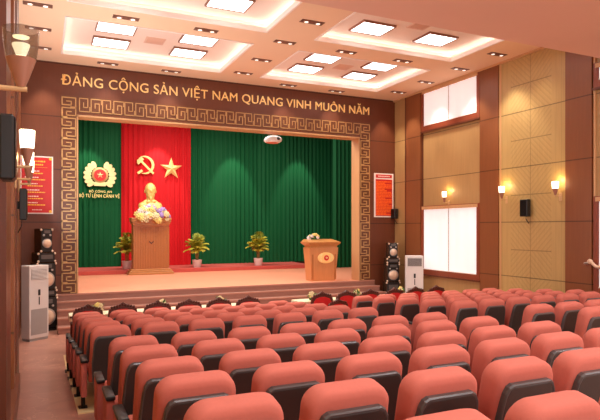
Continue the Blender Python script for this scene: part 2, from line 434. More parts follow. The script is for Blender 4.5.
# ------------------------------------------------------------------ stage
SX0, SX1, SY1, SZT = -2.2, 13.2, 23.4, 7.2
bm = nb(); box(bm, 0.45, 9.45, YF - 0.02, YF + 0.4, 0.0, SZ); box(bm, SX0, SX1, YF + 0.4, SY1, 0.3, SZ)
o = struct('stage_floor', bm, M['stage'])
bm = nb()
box(bm, SX0 - 0.1, SX1 + 0.1, SY1, SY1 + 0.15, 0.3, SZT + 0.1); struct('wall_stage_back', bm, M['dark_brown'])
bm = nb(); box(bm, SX0 - 0.15, SX0, YF + 0.4, SY1, 0.3, SZT + 0.1); box(bm, SX0 - 0.15, XL - 0.2, YF + 0.38, YF + 0.44, 0.3, SZT); struct('wall_stage_left', bm, M['dark_brown'])
bm = nb(); box(bm, SX1, SX1 + 0.15, YF + 0.4, SY1, 0.3, SZT + 0.1); box(bm, XR + 0.2, SX1 + 0.15, YF + 0.38, YF + 0.44, 0.3, SZT); struct('wall_stage_right', bm, M['dark_brown'])
bm = nb(); box(bm, SX0, SX1, YF + 0.36, SY1, SZT, SZT + 0.1); struct('stage_ceiling', bm, M['dark_brown'])
# steps
bm = nb(); bm2 = nb(); R = SZ/5
for i in range(4):
    ya = 13.80 + 0.33*i
    box(bm, 0.33, 9.62, ya, YF - 0.021, R*i, R*(i+1) - 0.001)
    box(bm2, 0.32, 9.63, ya - 0.012, ya + 0.05, R*(i+1) - 0.03, R*(i+1) + 0.004)
box(bm, 0.33, 9.62, YF - 0.04, YF - 0.0205, R*4 - 0.001, SZ - 0.002)
box(bm2, 0.33, 9.62, YF - 0.055, YF + 0.03, SZ - 0.035, SZ + 0.004)
o = struct('stage_steps', bm, M['step']); obj('nosing', bm2, M['nosing'], o)
# dais
bm = nb(); box(bm, -1.5, 10.2, 20.75, 22.95, SZ, SZ + 0.14, 0.01); struct('stage_dais', bm, M['dais'])
DZ = SZ + 0.14

# curtains
def curtain(name, x0, x1, y, z0, z1, m, label, wl=0.19, amp=0.05, cat='curtain'):
    bm = nb(); n = int((x1 - x0)/0.028)
    rnd = random.Random(int(x0*100) + 5); ph = 0.0; xs_ = []; A = []
    for i in range(n+1):
        ph += 2*PI*0.028/wl*(0.75 + 0.5*rnd.random()); A.append(amp*(0.6 + 0.4*math.sin(i*0.071 + 1.3)))
        xs_.append(ph)
    rowsz = [z0, z0 + (z1-z0)*0.35, z0 + (z1-z0)*0.7, z1]
    G = [[bm.verts.new((x0 + (x1-x0)*i/n, y + A[i]*math.sin(xs_[i] + 0.15*j) + 0.012*math.sin(xs_[i]*2.3), zz)) for i in range(n+1)] for j, zz in enumerate(rowsz)]
    for j in range(3):
        for i in range(n): bm.faces.new((G[j][i], G[j][i+1], G[j+1][i+1], G[j+1][i]))
    return tag(obj(name, bm, m, None, True), label, cat)
CY = 22.80
curtain('stage_curtain', -1.45, 2.86, CY, DZ + 0.01, 6.9, M['green'], 'green pleated stage curtain left of the red panel, behind the emblem')
curtain('stage_curtain', 5.52, 12.4, CY, DZ + 0.01, 6.9, M['green'], 'wide green pleated backdrop curtain right of the red panel')
curtain('stage_curtain', 10.95, 13.1, 20.3, SZ + 0.01, 6.9, M['green'], 'dark green curtain at the right end of the backdrop behind the small lectern')
curtain('stage_curtain', 2.82, 5.56, CY - 0.14, DZ + 0.01, 6.9, M['red_cloth'], 'tall red pleated curtain panel behind the bust')

# ------------------------------------------------------------------ text helper
def text_mesh(body, width, cap, depth=0.02, bold=0.0, spacing=1.0):
    cu = bpy.data.curves.new('t', 'FONT'); cu.body = body; cu.size = 1.0; cu.extrude = 0.02; cu.offset = bold; cu.space_character = spacing
    to = bpy.data.objects.new('t', cu); COL.objects.link(to)
    dg = bpy.context.evaluated_depsgraph_get(); dg.update()
    me = bpy.data.meshes.new_from_object(to.evaluated_get(dg))
    bpy.data.objects.remove(to); bpy.data.curves.remove(cu)
    xs_ = [v.co.x for v in me.vertices]; x0, x1 = min(xs_), max(xs_)
    sx = width/(x1 - x0); sy = cap/0.72
    for v in me.vertices:
        x, y, z = v.co; v.co = ((x - x0)*sx, -(z/0.02)*depth/2, y*sy)
    bm = nb(); bm.from_mesh(me); bpy.data.meshes.remove(me); return bm
def split_gaps(bm, gap):
    """cut a lettering mesh into words at the wide gaps between letters"""
    iv = []
    seen = set()
    for v in bm.verts:
        if v in seen: continue
        st = [v]; seen.add(v); comp = []
        while st:
            a = st.pop(); comp.append(a)
            for e in a.link_edges:
                b = e.other_vert(a)
                if b not in seen: seen.add(b); st.append(b)
        iv.append((min(q.co.x for q in comp), max(q.co.x for q in comp), comp))
    iv.sort(key=lambda q: q[0]); groups = []; end = -9
    for a, b, comp in iv:
        if a - end > gap: groups.append([])
        groups[-1].append(comp); end = max(end, b)
    out = []
    for g in groups:
        nbm = nb(); mp = {}
        fs = set()
        for comp in g:
            for v in comp:
                mp[v] = nbm.verts.new(v.co)
                fs.update(v.link_faces)
        for f in fs: nbm.faces.new([mp[v] for v in f.verts])
        out.append(nbm)
    bm.free(); return out
t = thing('slogan_lettering', 'large gold Vietnamese slogan lettering across the brown wall above the stage', 'lettering', (0.43, YF - 0.016, 6.025))
bm = text_mesh('ĐẢNG CỘNG SẢN VIỆT NAM QUANG VINH MUÔN NĂM', 9.0, 0.25, 0.03, 0.0, 1.04)
for part in split_gaps(bm, 0.10): obj('word', part, M['gold_letter'], t)
EY = CY - 0.10
for body, wd, cap, gap, loc, lab in (('BỘ CÔNG AN', 0.82, 0.085, 0.035, (1.64, EY, 3.80), 'small gold lettering BỘ CÔNG AN on the green curtain'),
                                    ('BỘ TƯ LỆNH CẢNH VỆ', 1.46, 0.13, 0.035, (1.29, EY, 3.61), 'gold lettering BỘ TƯ LỆNH CẢNH VỆ, lower line below the emblem')):
    t = thing('gold_lettering', lab, 'lettering', loc)
    bm = text_mesh(body, wd, cap, 0.03, 0.0, 1.1)
    for part in split_gaps(bm, gap): obj('word', part, M['gold_small'], t)

def star_poly(cx, cz, R, r=None, rot=0.0):
    r = r or R*0.382
    return [(cx + (R if i % 2 == 0 else r)*math.sin(rot + PI*i/5), cz + (R if i % 2 == 0 else r)*math.cos(rot + PI*i/5)) for i in range(10)]
def star3d(bm, cx, cz, R, y, d):
    P = star_poly(cx, cz, R); c = bm.verts.new((cx, y - d, cz)); vs = [bm.verts.new((x, y, z)) for x, z in P]
    for i in range(10): bm.faces.new((vs[i], vs[(i+1)%10], c))
    bm.faces.new(vs)
# police emblem
t = thing('emblem', 'gold wreath emblem with red disc and star on the green curtain', 'emblem', (2.03, EY, 4.47))
bm = nb()
for sg in (-1, 1):
    for i in range(7):
        a = math.radians(-62 + i*22.5); rx, rz_ = 0.36, 0.28
        px, pz = sg*(0.12 + 0.20*math.cos(a)), -0.02 + 0.28*math.sin(a)
        dx, dz = sg*math.cos(a*0.75 + 0.25), math.sin(a*0.75 + 0.25)
        L_, W_ = 0.29, 0.115
        nx, nz = -dz, dx
        prism_xz(bm, [(px + dx*L_*(0.5 - 0.5*math.cos(q)) + nx*W_*0.8*math.sin(q), pz + dz*L_*(0.5 - 0.5*math.cos(q)) + nz*W_*0.8*math.sin(q)) for q in [2*PI*k_/14 for k_ in range(14)]], -0.01 - 0.006*i, 0.02)
prism_xz(bm, [(-0.2, -0.42), (0.2, -0.42), (0.27, -0.3), (0.12, -0.24), (-0.12, -0.24), (-0.27, -0.3)], -0.03, 0.02)
obj('wreath', bm, M['gold_pale'], t)
bm = nb(); lathe(bm, [(0.30, 0.02), (0.30, -0.03), (0.22, -0.05)], (0, 0, 0.0), 32, 'y'); obj('rim', bm, M['gold'], t)
bm = nb(); lathe(bm, [(0.225, -0.01), (0.225, -0.055), (0.0001, -0.062)], (0, 0, 0.0), 32, 'y'); d = obj('disc', bm, M['emblem_red'], t)
bm = nb(); star3d(bm, 0, 0.0, 0.14, -0.055, 0.04); obj('star', bm, M['gold_pale'], t)
# star
bm = nb(); star3d(bm, 0, 0, 0.46, 0.0, 0.12); o = obj('gold_star', bm, M['gold_letter']); o.location = (4.74, CY - 0.215, 4.83)
tag(o, 'large five-pointed gold star on the red curtain', 'star')
# hammer and sickle
t = thing('hammer_and_sickle', 'gold hammer and sickle emblem on the red curtain left of the star', 'emblem', (3.70, CY - 0.235, 4.93))
bm = nb(); outer, inner = [], []
for i in range(25):
    a = math.radians(118 - i*9.6)
    outer.append((0.36*math.cos(a) - 0.0, 0.36*math.sin(a)))
    w = 0.015 + 0.085*math.sin(PI*min(1, i/24.0*1.0))**0.8
    inner.append(((0.36 - w)*math.cos(a), (0.36 - w)*math.sin(a)))
poly = outer + inner[::-1]
n = len(outer)
for i in range(n - 1): prism_xz(bm, [outer[i], outer[i+1], inner[i+1], inner[i]], -0.03, 0.03)
ca, sa = math.cos(math.radians(218)), math.sin(math.radians(218))
ex, ez = outer[-1]
prism_xz(bm, [(ex + 0.06, ez + 0.08), (ex - 0.12, ez - 0.05), (ex - 0.17, ez + 0.03), (ex - 0.0, ez + 0.15)], -0.035, 0.035)
obj('sickle', bm, M['gold_letter'], t)
bm = nb()
def rotp(P, a, c): return [(c[0] + x*math.cos(a) - z*math.sin(a), c[1] + x*math.sin(a) + z*math.cos(a)) for x, z in P]
prism_xz(bm, rotp([(-0.36, -0.04), (0.36, -0.04), (0.36, 0.04), (-0.36, 0.04)], math.radians(-45), (0.07, -0.08)), -0.055, -0.01)
prism_xz(bm, rotp([(-0.17, -0.08), (0.13, -0.08), (0.13, 0.08), (-0.09, 0.08), (-0.17, 0.0)], math.radians(45), (-0.19, 0.18)), -0.06, 0.0)
obj('hammer', bm, M['gold_letter'], t)

# ------------------------------------------------------------------ rostrum with bust and flowers
t = thing('rostrum', 'tall wooden rostrum with stepped base carrying the gold bust', 'rostrum', (3.54, 20.25, SZ))
def tiers(bm, L, y0=0.0):
    for hw, d0, d1, z0, z1 in L: box(bm, -hw, hw, d0, d1, z0, z1, 0.012)
bm = nb(); tiers(bm, [(0.79, -0.10, 0.47, 0.0, 0.08), (0.75, -0.06, 0.46, 0.08, 0.14), (0.70, -0.02, 0.455, 0.14, 0.20)]); obj('base', bm, M['rostrum_trim'], t)
bm = nb(); box(bm, -0.62, 0.62, 0.0, 0.45, 0.20, 1.74)
for i in range(22):
    x = -0.612 + i*0.0575
    box(bm, x, x + 0.042, -0.014, 0.0, 0.23, 1.70, 0.006)
obj('body', bm, M['rostrum'], t)
bm = nb(); tiers(bm, [(0.64, -0.03, 0.455, 1.74, 1.80), (0.665, -0.06, 0.46, 1.80, 1.87), (0.69, -0.09, 0.465, 1.87, 1.94), (0.70, -0.10, 0.47, 1.94, 2.02)]); obj('cornice', bm, M['rostrum_trim'], t)
bm = nb(); prism_xz(bm, [(-0.08, 1.20), (0, 1.13), (0.08, 1.20), (0.08, 1.155), (0, 1.085), (-0.08, 1.155)], -0.026, -0.012); obj('chevron_mark', bm, M['carved'], t)
RT = SZ + 2.02
# bust (one continuous remeshed surface)
bm = nb()
ball(bm, (0, 0, 1.02), 0.20, 20, 16, (0.98, 1.08, 1.25))         # skull
ball(bm, (0, -0.03, 0.85), 0.165, 16, 12, (0.98, 1.0, 1.15))        # jaw
ball(bm, (0, -0.15, 0.70), 0.06, 12, 8, (0.9, 0.8, 1.5))          # beard
ball(bm, (0, -0.215, 0.955), 0.036, 10, 8, (0.75, 1.0, 1.7))       # nose
for s in (-1, 1):
    ball(bm, (s*0.20, 0.02, 0.95), 0.045, 8, 8, (0.5, 0.8, 1.4))   # ears
    ball(bm, (s*0.075, -0.178, 1.045), 0.05, 8, 8, (1.2, 0.5, 0.5)) # brows
    ball(bm, (s*0.09, -0.135, 0.915), 0.06, 8, 8, (0.9, 0.7, 1.0))  # cheeks
    ball(bm, (s*0.24, 0.03, 0.43), 0.17, 14, 10, (1.1, 0.95, 0.9)); ball(bm, (s*0.12, 0.03, 0.58), 0.12, 12, 8, (1.2, 0.8, 0.75)) # shoulders
    ball(bm, (s*0.07, -0.13, 0.58), 0.08, 10, 8, (1.2, 0.6, 0.7))   # collar
ball(bm, (0, -0.178, 0.865), 0.05, 8, 8, (1.3, 0.5, 0.35))
lathe(bm, [(0.16, 0.5), (0.14, 0.66), (0.13, 0.82)], (0, 0.01, 0), 16)
lathe(bm, [(0.10, 0.0), (0.16, 0.05), (0.2, 0.2), (0.29, 0.34), (0.25, 0.46), (0.12, 0.60)], (0, 0.02, 0), 20)
bu = obj('portrait_bust', bm, M['bust'], None, True)
md = bu.modifiers.new('r', 'REMESH'); md.mode = 'VOXEL'; md.voxel_size = 0.018; md.use_smooth_shade = True
ms = bu.modifiers.new('s', 'SMOOTH'); ms.iterations = 3; ms.factor = 0.5
dg = bpy.context.evaluated_depsgraph_get(); dg.update()
me = bpy.data.meshes.new_from_object(bu.evaluated_get(dg)); bu.modifiers.clear(); bu.data = me
for p in me.polygons: p.use_smooth = True
if not me.materials: me.materials.append(M['bust'])
bu.location = (3.56, 20.53, RT)
bu.scale = (1.0, 0.8, 1.0)
tag(bu, 'golden head and shoulders bust with short beard standing on the rostrum', 'bust')

def bloom_mesh(r, petals=7):
    bm = nb()
    for ring, (k_, tilt, rr) in enumerate(((petals, 0.25, 1.0), (petals - 2, 0.75, 0.75), (4, 1.2, 0.5))):
        for i in range(k_):
            a = 2*PI*i/k_ + ring*0.4
            d = Vector((math.cos(a)*math.cos(tilt), math.sin(a)*math.cos(tilt), math.sin(tilt)))
            m = Matrix.Translation(d*r*0.5*rr) @ d.to_track_quat('X', 'Z').to_matrix().to_4x4() @ Matrix.Diagonal((r*0.55*rr, r*0.4*rr, r*0.18, 1))
            bmesh.ops.create_uvsphere(bm, u_segments=7, v_segments=5, radius=1.0, matrix=m)
    ball(bm, (0, 0, r*0.15), r*0.3, 7, 5)
    return bm
def flower_bed(label, loc, w, d, h, n, cols, sizes, seed, cascade=0):
    rn = random.Random(seed); t = thing('flower_arrangement', label, 'flowers', loc)
    bm = nb()
    lathe(bm, [(w*0.30, 0.0), (w*0.36, 0.03), (w*0.38, 0.05)], (0, 0, 0), 16)
    bmesh.ops.scale(bm, vec=(1, d/w, 1), verts=bm.verts[:])
    obj('tray', bm, M['leaf'], t)
    bm = nb()
    for i in range(int(n*1.3)):
        a = rn.random()*2*PI; r = math.sqrt(rn.random())
        p = Vector((math.cos(a)*r*w*0.48, math.sin(a)*r*d*0.48, 0.04 + rn.random()*h*0.6))
        q = p + Vector((math.cos(a)*0.09, math.sin(a)*0.05, 0.05 + 0.08*rn.random())); s = (q - p).cross(Vector((0, 0, 1))).normalized()*0.025
        v = [bm.verts.new(x) for x in (p, (p+q)/2 + s, q, (p+q)/2 - s)]; bm.faces.new(v)
    obj('leaves', bm, M['leaf'], t)
    protos = {}
    for i in range(n + cascade):
        a = rn.random()*2*PI; r = math.sqrt((min(i, n - 1) + 0.5)/n)
        x, y = math.cos(a)*r*w*0.48, math.sin(a)*r*d*0.45
        z = 0.06 + h*(1 - r*r)*0.85 + rn.random()*0.04
        if i >= n: x, y, z = (rn.random() - 0.5)*w*0.86, -0.24 - 0.03*rn.random(), -0.13 + 0.28*rn.random()
        c = rn.choice(cols); s = rn.choice(sizes)
        if (c, s) not in protos:
            o = obj('bloom', bloom_mesh(s), M[c], t, True); protos[(c, s)] = o
        else:
            o = protos[(c, s)].copy(); COL.objects.link(o); o.parent = t
        o.location = (x, y, z)
        o.rotation_euler = Vector((x*1.2/w, y*1.2/d - 0.9, 0.6)).to_track_quat('Z', 'Y').to_euler()
    return t
flower_bed('wide arrangement of cream and lilac flowers on top of the rostrum', (3.58, 20.29, RT), 1.22, 0.27, 0.40, 50,
           ['bloom_cream', 'bloom_cream', 'bloom_cream', 'bloom_lilac', 'bloom_white', 'bloom_dim'], [0.09, 0.11, 0.13], 3, 22)

# ------------------------------------------------------------------ small lectern
t = thing('lectern', 'small flared wooden lectern with gold emblem at the stage edge', 'lectern', (8.02, 15.50, SZ))
bm = nb(); taper_box(bm, (-0.42, 0.42, 0.02, 0.42), (-0.50, 0.50, -0.02, 0.46), 0.0, 1.04); obj('body', bm, M['lectern'], t)
bm = nb(); taper_box(bm, (-0.47, 0.47, 0.0, 0.44), (-0.47, 0.47, 0.0, 0.44), 1.04, 1.10)
taper_box(bm, (-0.55, 0.55, -0.07, 0.52), (-0.57, 0.57, -0.09, 0.54), 1.17, 1.215); taper_box(bm, (-0.47, 0.47, -0.02, 0.46), (-0.55, 0.55, -0.07, 0.52), 1.10, 1.17)
taper_box(bm, (-0.55, 0.55, -0.07, 0.52), (-0.47, 0.47, 0.34, 0.50), 1.215, 1.30)
obj('top', bm, M['rostrum_trim'], t)
for x in (-0.40, 0.40):
    bm = nb(); box(bm, x - 0.03, x + 0.03, -0.012, 0.03, 0.05, 0.98); obj('corner_moulding', bm, M['rostrum'], t)
bm = nb(); lathe(bm, [(0.19, 0.0), (0.19, -0.03), (0.15, -0.045)], (0.06, -0.005, 0.72), 28, 'y')
bmesh.ops.scale(bm, vec=(1.5, 1, 0.92), verts=bm.verts[:], space=Matrix.Translation((-0.06, 0, -0.72)))
e = obj('emblem_plate', bm, M['gold_letter'], t)
bm = nb(); lathe(bm, [(0.085, -0.03), (0.085, -0.06), (0.0001, -0.065)], (0.06, -0.005, 0.72), 24, 'y'); obj('emblem_disc', bm, M['emblem_red'], e)
bm = nb()
for s in (-1, 1):
    for i in range(5):
        a = math.radians(-50 + 28*i); x, z = 0.06 + s*(0.15 + 0.045*math.cos(a)), 0.72 + 0.12*math.sin(a)
        ball(bm, (x, -0.05, z), 0.03, 8, 6, (1.2, 0.4, 0.8))
star3d(bm, 0.06, 0.72, 0.05, -0.072, 0.02)
obj('emblem_wreath', bm, M['gold_pale'], e)
flower_bed('small posy of white flowers with leaves lying on the lectern top', (7.86, 15.86, SZ + 1.255), 0.42, 0.22, 0.14, 12, ['bloom_white', 'bloom_white', 'bloom_cream'], [0.06, 0.075], 9)

# ------------------------------------------------------------------ potted palms
def frond_mesh(L, droop, rn):
    bm = nb(); pts = []
    for i in range(9):
        s = i/8.0; pts.append(Vector((L*s*(1 - 0.18*s), 0, L*(0.75*s - droop*s*s))))
    tube(bm, pts, [0.008*(1 - 0.8*i/8) + 0.001 for i in range(9)], 5)
    for i in range(1, 17):
        s = i/16.0; f = s*8; j = min(7, int(f)); p = pts[j].lerp(pts[j+1], f - j)
        dirv = (pts[min(8, j+1)] - pts[j]).normalized()
        l = L*0.42*math.sin(PI*(0.18 + 0.78*s))**0.7
        for sg in (-1, 1):
            d = (dirv*0.75 + Vector((0, sg*0.75, -0.12 - 0.25*s))).normalized()
            side = d.cross(Vector((0, 0, 1))).normalized()*0.021
            q = p + d*l + Vector((0, 0, -0.12*l)); mm = p + d*l*0.45 + Vector((0, 0, 0.02))
            v = [bm.verts.new(x) for x in (p, mm + side, q, mm - side)]; bm.faces.new(v)
    return bm
def palm(loc, label, seed, sc=1.0):
    rn = random.Random(seed); t = thing('potted_palm', label, 'plant', loc, rn.random()*6, 'potted palms along the stage dais')
    bm = nb(); lathe(bm, [(0.14, 0), (0.15, 0.01), (0.185, 0.27), (0.195, 0.29), (0.18, 0.30), (0.17, 0.27)], n=24); p = obj('pot', bm, M['pot'], t, True, 40)
    bm = nb(); lathe(bm, [(0.168, 0.25), (0.168, 0.272), (0.05, 0.28)], n=20); obj('soil', bm, M['soil'], t)
    bm = nb()
    for i in range(6):
        a = i*PI/3; tube(bm, [(0.04*math.cos(a), 0.04*math.sin(a), 0.26), (0.05*math.cos(a), 0.05*math.sin(a), 0.42), (0.07*math.cos(a), 0.07*math.sin(a), 0.60)], [0.016, 0.013, 0.009], 6)
    obj('stem', bm, M['stalk'], t)
    pr = [obj('frond', frond_mesh(0.80*sc, 0.78, rn), M['frond'], t), obj('frond', frond_mesh(0.84*sc, 0.42, rn), M['frond_dark'], t)]
    n = 34
    for i in range(n):
        src = pr[0] if i % 3 else pr[1]
        if i == 0: o = pr[1]
        elif i == 1: o = pr[0]
        else: o = src.copy(); COL.objects.link(o); o.parent = t
        tier = i/n; o.location = (0, 0, 0.50 + 0.20*tier)
        o.rotation_euler = (rn.uniform(-0.3, 0.3), -(0.22 + 1.0*tier) + rn.uniform(-0.15, 0.2), i*2.4)
        s = rn.uniform(0.78, 1.0)*(0.74 + 0.22*tier); o.scale = (s, s, s)
palm((2.86, 21.42, DZ), 'potted palm in white pot left of the tall rostrum', 1)
palm((5.43, 21.15, DZ), 'potted palm in white pot at the right edge of the red curtain', 2)
palm((7.95, 21.15, DZ), 'potted palm in white pot on the dais, the one nearest the lectern', 3)

# ------------------------------------------------------------------ projector under the proscenium
t = thing('ceiling_projector', 'white rounded projector hanging below the proscenium header', 'projector', (6.46, 15.9, 5.15))
bm = nb(); L = []
for zz, s in ((-0.10, 0.55), (-0.085, 0.8), (-0.04, 0.97), (0.0, 1.0), (0.05, 0.92), (0.10, 0.7), (0.12, 0.4)):
    L.append([(0.28*s*math.copysign(abs(math.cos(a))**0.75, math.cos(a)) + 0.25*zz, 0.2*s*math.copysign(abs(math.sin(a))**0.75, math.sin(a)), zz) for a in [2*PI*i/28 for i in range(28)]])
rings(bm, L); obj('housing', bm, M['white'], t, True)
bm = nb(); L = []
for zz, s in ((-0.112, 0.5), (-0.106, 0.66), (-0.086, 0.78)):
    L.append([(0.28*s*math.cos(a) + 0.25*zz, 0.2*s*math.sin(a), zz) for a in [2*PI*i/28 for i in range(28)]])
rings(bm, L); obj('underside', bm, M['lamp_red'], t, True)
bm = nb(); lathe(bm, [(0.05, 0.0), (0.05, -0.02), (0.03, -0.03)], (0.10, -0.19, 0.02), 16, 'y'); obj('lens', bm, M['black'], t)
bm = nb(); tube(bm, [(0, 0, 0.10), (0, 0, SZT - 5.15)], 0.012, 8); obj('hanging_rod', bm, M['silver'], t)

# ------------------------------------------------------------------ ceiling lights
PANEL = [(1.46, 12.60), (1.46, 13.66), (3.28, 12.60), (3.28, 13.66), (6.50, 12.60), (6.50, 13.66), (8.20, 12.60), (8.20, 13.66),
         (1.46, 9.12), (1.46, 10.28), (3.28, 9.12), (3.28, 10.28), (6.50, 9.12), (6.50, 10.28), (8.20, 9.12), (8.20, 10.28)]
root = None
cof = ['front left', 'front right', 'rear left', 'rear right']
for i, (x, y) in enumerate(PANEL):
    q = i // 4; j = i % 4
    lab = 'square white light panel, %s %s of the %s ceiling coffer' % ('rear' if j % 2 == 0 else 'front', 'left' if j < 2 else 'right', cof[q])
    if proj(x, y, RZ)[1] < -25: pass
    if root is None:
        root = thing('ceiling_light', lab, 'ceiling light', (x, y, RZ), 0, 'square light panels in the coffers')
        bm = nb(); a, b, w = 0.41, 0.32, 0.03
        box(bm, -a, a, -b, -b + w, -0.045, 0); box(bm, -a, a, b - w, b, -0.045, 0); box(bm, -a, -a + w, -b + w, b - w, -0.045, 0); box(bm, a - w, a, -b + w, b - w, -0.045, 0)
        obj('frame', bm, M['panel_frame'], root)
        bm = nb(); box(bm, -a + w, a - w, -b + w, b - w, -0.035, -0.005); obj('diffuser', bm, M['panel_led'], root)
    else: dup(root, (x, y, RZ), 0, lab)
DL = [(-0.07, 11.36), (-0.07, 12.72), (-0.05, 14.05), (1.50, 11.36), (1.50, 14.70), (3.11, 11.36), (3.09, 14.72), (4.90, 12.80), (4.90, 11.36), (4.87, 14.08),
      (6.46, 14.73), (4.92, 10.02), (6.48, 11.38), (8.09, 11.40), (8.06, 14.76), (9.83, 14.08), (9.86, 12.78), (9.82, 10.02), (9.86, 11.36)]
DLN = ['left edge row, rear of its three', 'left edge row, middle of its three', 'left edge row, nearest the front wall', 'between the two left coffers, left one', 'over the word CỘNG',
       'between the two left coffers, right one', 'over the gap between SẢN and VIỆT', 'between the front coffers, middle of the strip', 'at the crossing of the four coffers', 'between the front coffers, nearest the stage',
       'over the word QUANG', 'between the rear coffers', 'between the two right coffers, left one', 'between the two right coffers, right one', 'over the word MUÔN', 'right edge row, nearest the front wall',
       'right edge row, second from the front wall', 'right edge row, rear one by the chevron wall', 'right edge row, third from the front wall']
root = None
for (x, y), nm in zip(DL, DLN):
    lab = 'twin downlight in brown fitting, ' + nm
    if root is None:
        root = thing('twin_downlight', lab, 'downlight', (x, y, ZCEIL), 0, 'twin recessed downlights')
        bm = nb(); a, b, w = 0.25, 0.085, 0.025
        box(bm, -a, a, -b, b, -0.012, -0.0005, 0.005); hs = obj('housing', bm, M['fitting'], root)
        for s in (-1, 1):
            bm = nb(); lathe(bm, [(0.065, -0.012), (0.065, -0.02), (0.045, -0.022)], (s*0.13, 0, 0), 20); rg = obj('ring', bm, M['panel_frame'], root)
            bm = nb(); lathe(bm, [(0.043, -0.0225), (0.03, -0.026), (0.001, -0.027)], (s*0.13, 0, 0), 16); obj('lamp', bm, M['lamp_led'], rg)
    else: dup(root, (x, y, ZCEIL), 0, lab)
for (x, y, z, nm) in ((2.38, 13.15, RZ, 'front left'), (7.38, 13.15, RZ, 'front right'), (7.38, 9.75, RZ, 'rear right')):
    t = thing('ceiling_vent', 'small square peach air vent in the %s coffer' % nm, 'vent', (x, y, z), 0)
    bm = nb(); box(bm, -0.22, 0.22, -0.22, 0.22, -0.012, 0); obj('frame', bm, M['vent'], t)
    bm = nb()
    for i in range(7): box(bm, -0.18, 0.18, -0.17 + i*0.052, -0.14 + i*0.052, -0.02, -0.012)
    obj('louvre', bm, M['vent'], t)

# ------------------------------------------------------------------ wall sconces
def sconce(loc, d, label, lit=True, s=1.0, off=0.17):
    """d = +1 wall is on the +x side, -1 on the -x side; origin at the wall face, bottom of the cup"""
    t = thing('wall_sconce', label, 'wall lamp', loc, 0 if d < 0 else PI, 'goblet wall sconces'); c = (off, 0, 0)
    if not lit: t.scale = (1, 1, 0.86)
    bm = nb(); lathe(bm, [(r*s, h) for r, h in [(0.022, 0.0), (0.035, 0.03), (0.062, 0.10), (0.078, 0.145)]], c, 20); obj('cone', bm, M['sconce_cone'], t, True, 50)
    bm = nb()
    if lit:
        lathe(bm, [(r*s, h) for r, h in [(0.078, 0.146), (0.087, 0.22), (0.092, 0.30), (0.082, 0.302), (0.05, 0.29)]], c, 20); obj('glass_shade', bm, M['glass_lit'], t, True, 50)
    else:
        L = []
        n = 24
        for r, h in ((0.078, 0.146), (0.09, 0.22), (0.094, 0.30), (0.090, 0.30), (0.086, 0.22), (0.074, 0.15)):
            L.append([(c[0] + s*r*math.cos(2*PI*i/n), s*r*math.sin(2*PI*i/n), h) for i in range(n)])
        rings(bm, L, False, False); obj('glass_shade', bm, M['glass_smoke'], t, True, 50)
        bm = nb(); lathe(bm, [(r*s, h) for r, h in [(0.018, 0.15), (0.03, 0.175), (0.046, 0.215), (0.046, 0.222)]], c, 20); obj('bulb', bm, M['bulb'], t, True, 50)
        bm = nb(); lathe(bm, [(r*s, h) for r, h in [(0.042, 0.258), (0.044, 0.262), (0.001, 0.265)]], c, 20); obj('lamp_disc', bm, M['bulb'], t)
    bm = nb(); tube(bm, [(0.0, 0, -0.01), (off*0.6, 0, -0.012), (off + 0.025, 0, -0.01)], 0.014, 8); obj('arm', bm, M['sconce_arm'], t)
    bm = nb(); box(bm, 0.0, 0.02, -0.035, 0.035, -0.12, 0.06, 0.006); obj('wall_plate', bm, M['sconce_arm'], t)
    if lit:
        la = bpy.data.lights.new('sconce_lamp', 'POINT'); la.energy = 3.5; la.color = (1, 0.70, 0.28); la.shadow_soft_size = 0.05
        lo = bpy.data.objects.new('sconce_lamp', la); COL.objects.link(lo)
        lo.location = (loc[0] - d*0.10, loc[1], loc[2] + 0.34)
SZc = ZC + 0.72
sconce((XR - 0.02, 8.72, SZc), 1, 'lit goblet sconce on the chevron wall, nearest the right column', True, 0.82)
sconce((XR - 0.02, 10.29, SZc), 1, 'lit goblet sconce on the chevron wall, left of the black speaker', True, 0.82)
sconce((XR, 12.46, SZc), 1, 'lit goblet sconce between the upper and lower windows near the stage', True, 0.72)
sconce((-0.33, 2.78, ZC + 0.63), -1, 'large smoked glass goblet sconce at the upper left edge', False, 0.8, 0.245)
sconce((-0.255, 5.30, ZC + 0.535), -1, 'brightest goblet sconce on the left wall, beside the near black speaker', True, 0.68, 0.14)
sconce((-0.285, 7.15, ZC + 0.575), -1, 'bright goblet sconce on the left wall overlapping the top of the left poster', True, 0.68, 0.14)
sconce((-0.285, 8.30, ZC + 0.60), -1, 'bright goblet sconce on the left wall, the farthest and smallest there', True, 0.68, 0.13)

# ------------------------------------------------------------------ wall speakers
def wall_speaker(loc, d, label, h=0.40, drop=True, sx=1.0, c0=0.04, c1=0.17):
    t = thing('wall_speaker', label, 'speaker', loc, 0 if d < 0 else PI); t.scale = (sx, 1, 1)
    bm = nb(); box(bm, c0, c1, -0.11, 0.11, 0.0, h, 0.012); obj('cabinet', bm, M['black'], t)
    bm = nb(); box(bm, c1 - 0.001, c1 + 0.008, -0.095, 0.095, 0.015, h - 0.015, 0.004); obj('grille', bm, M['black_metal'], t)
    bm = nb(); box(bm, 0.0, c0 + 0.005, -0.03, 0.03, h*0.35, h*0.6); obj('bracket', bm, M['black_metal'], t)
    bm = nb(); tube(bm, [(0.08, 0, 0.005), (0.08, 0.0, -0.06), (0.05, 0.01, -0.11), (0.008, 0.01, -0.16 if drop else -0.2)], 0.010, 6); obj('cable', bm, M['black'], t)
wall_speaker((XR - 0.02, 9.62, ZC + 0.27), 1, 'black box speaker on the chevron wall between two sconces')
wall_speaker((XR, 14.99, ZC + 0.30), 1, 'small black speaker in the right front corner beside the poster', 0.32)
wall_speaker((-0.33, 3.80, ZC + 0.285), -1, 'tall black speaker on the left wall nearest the camera', 0.39, True, 1.0, 0.10, 0.18)
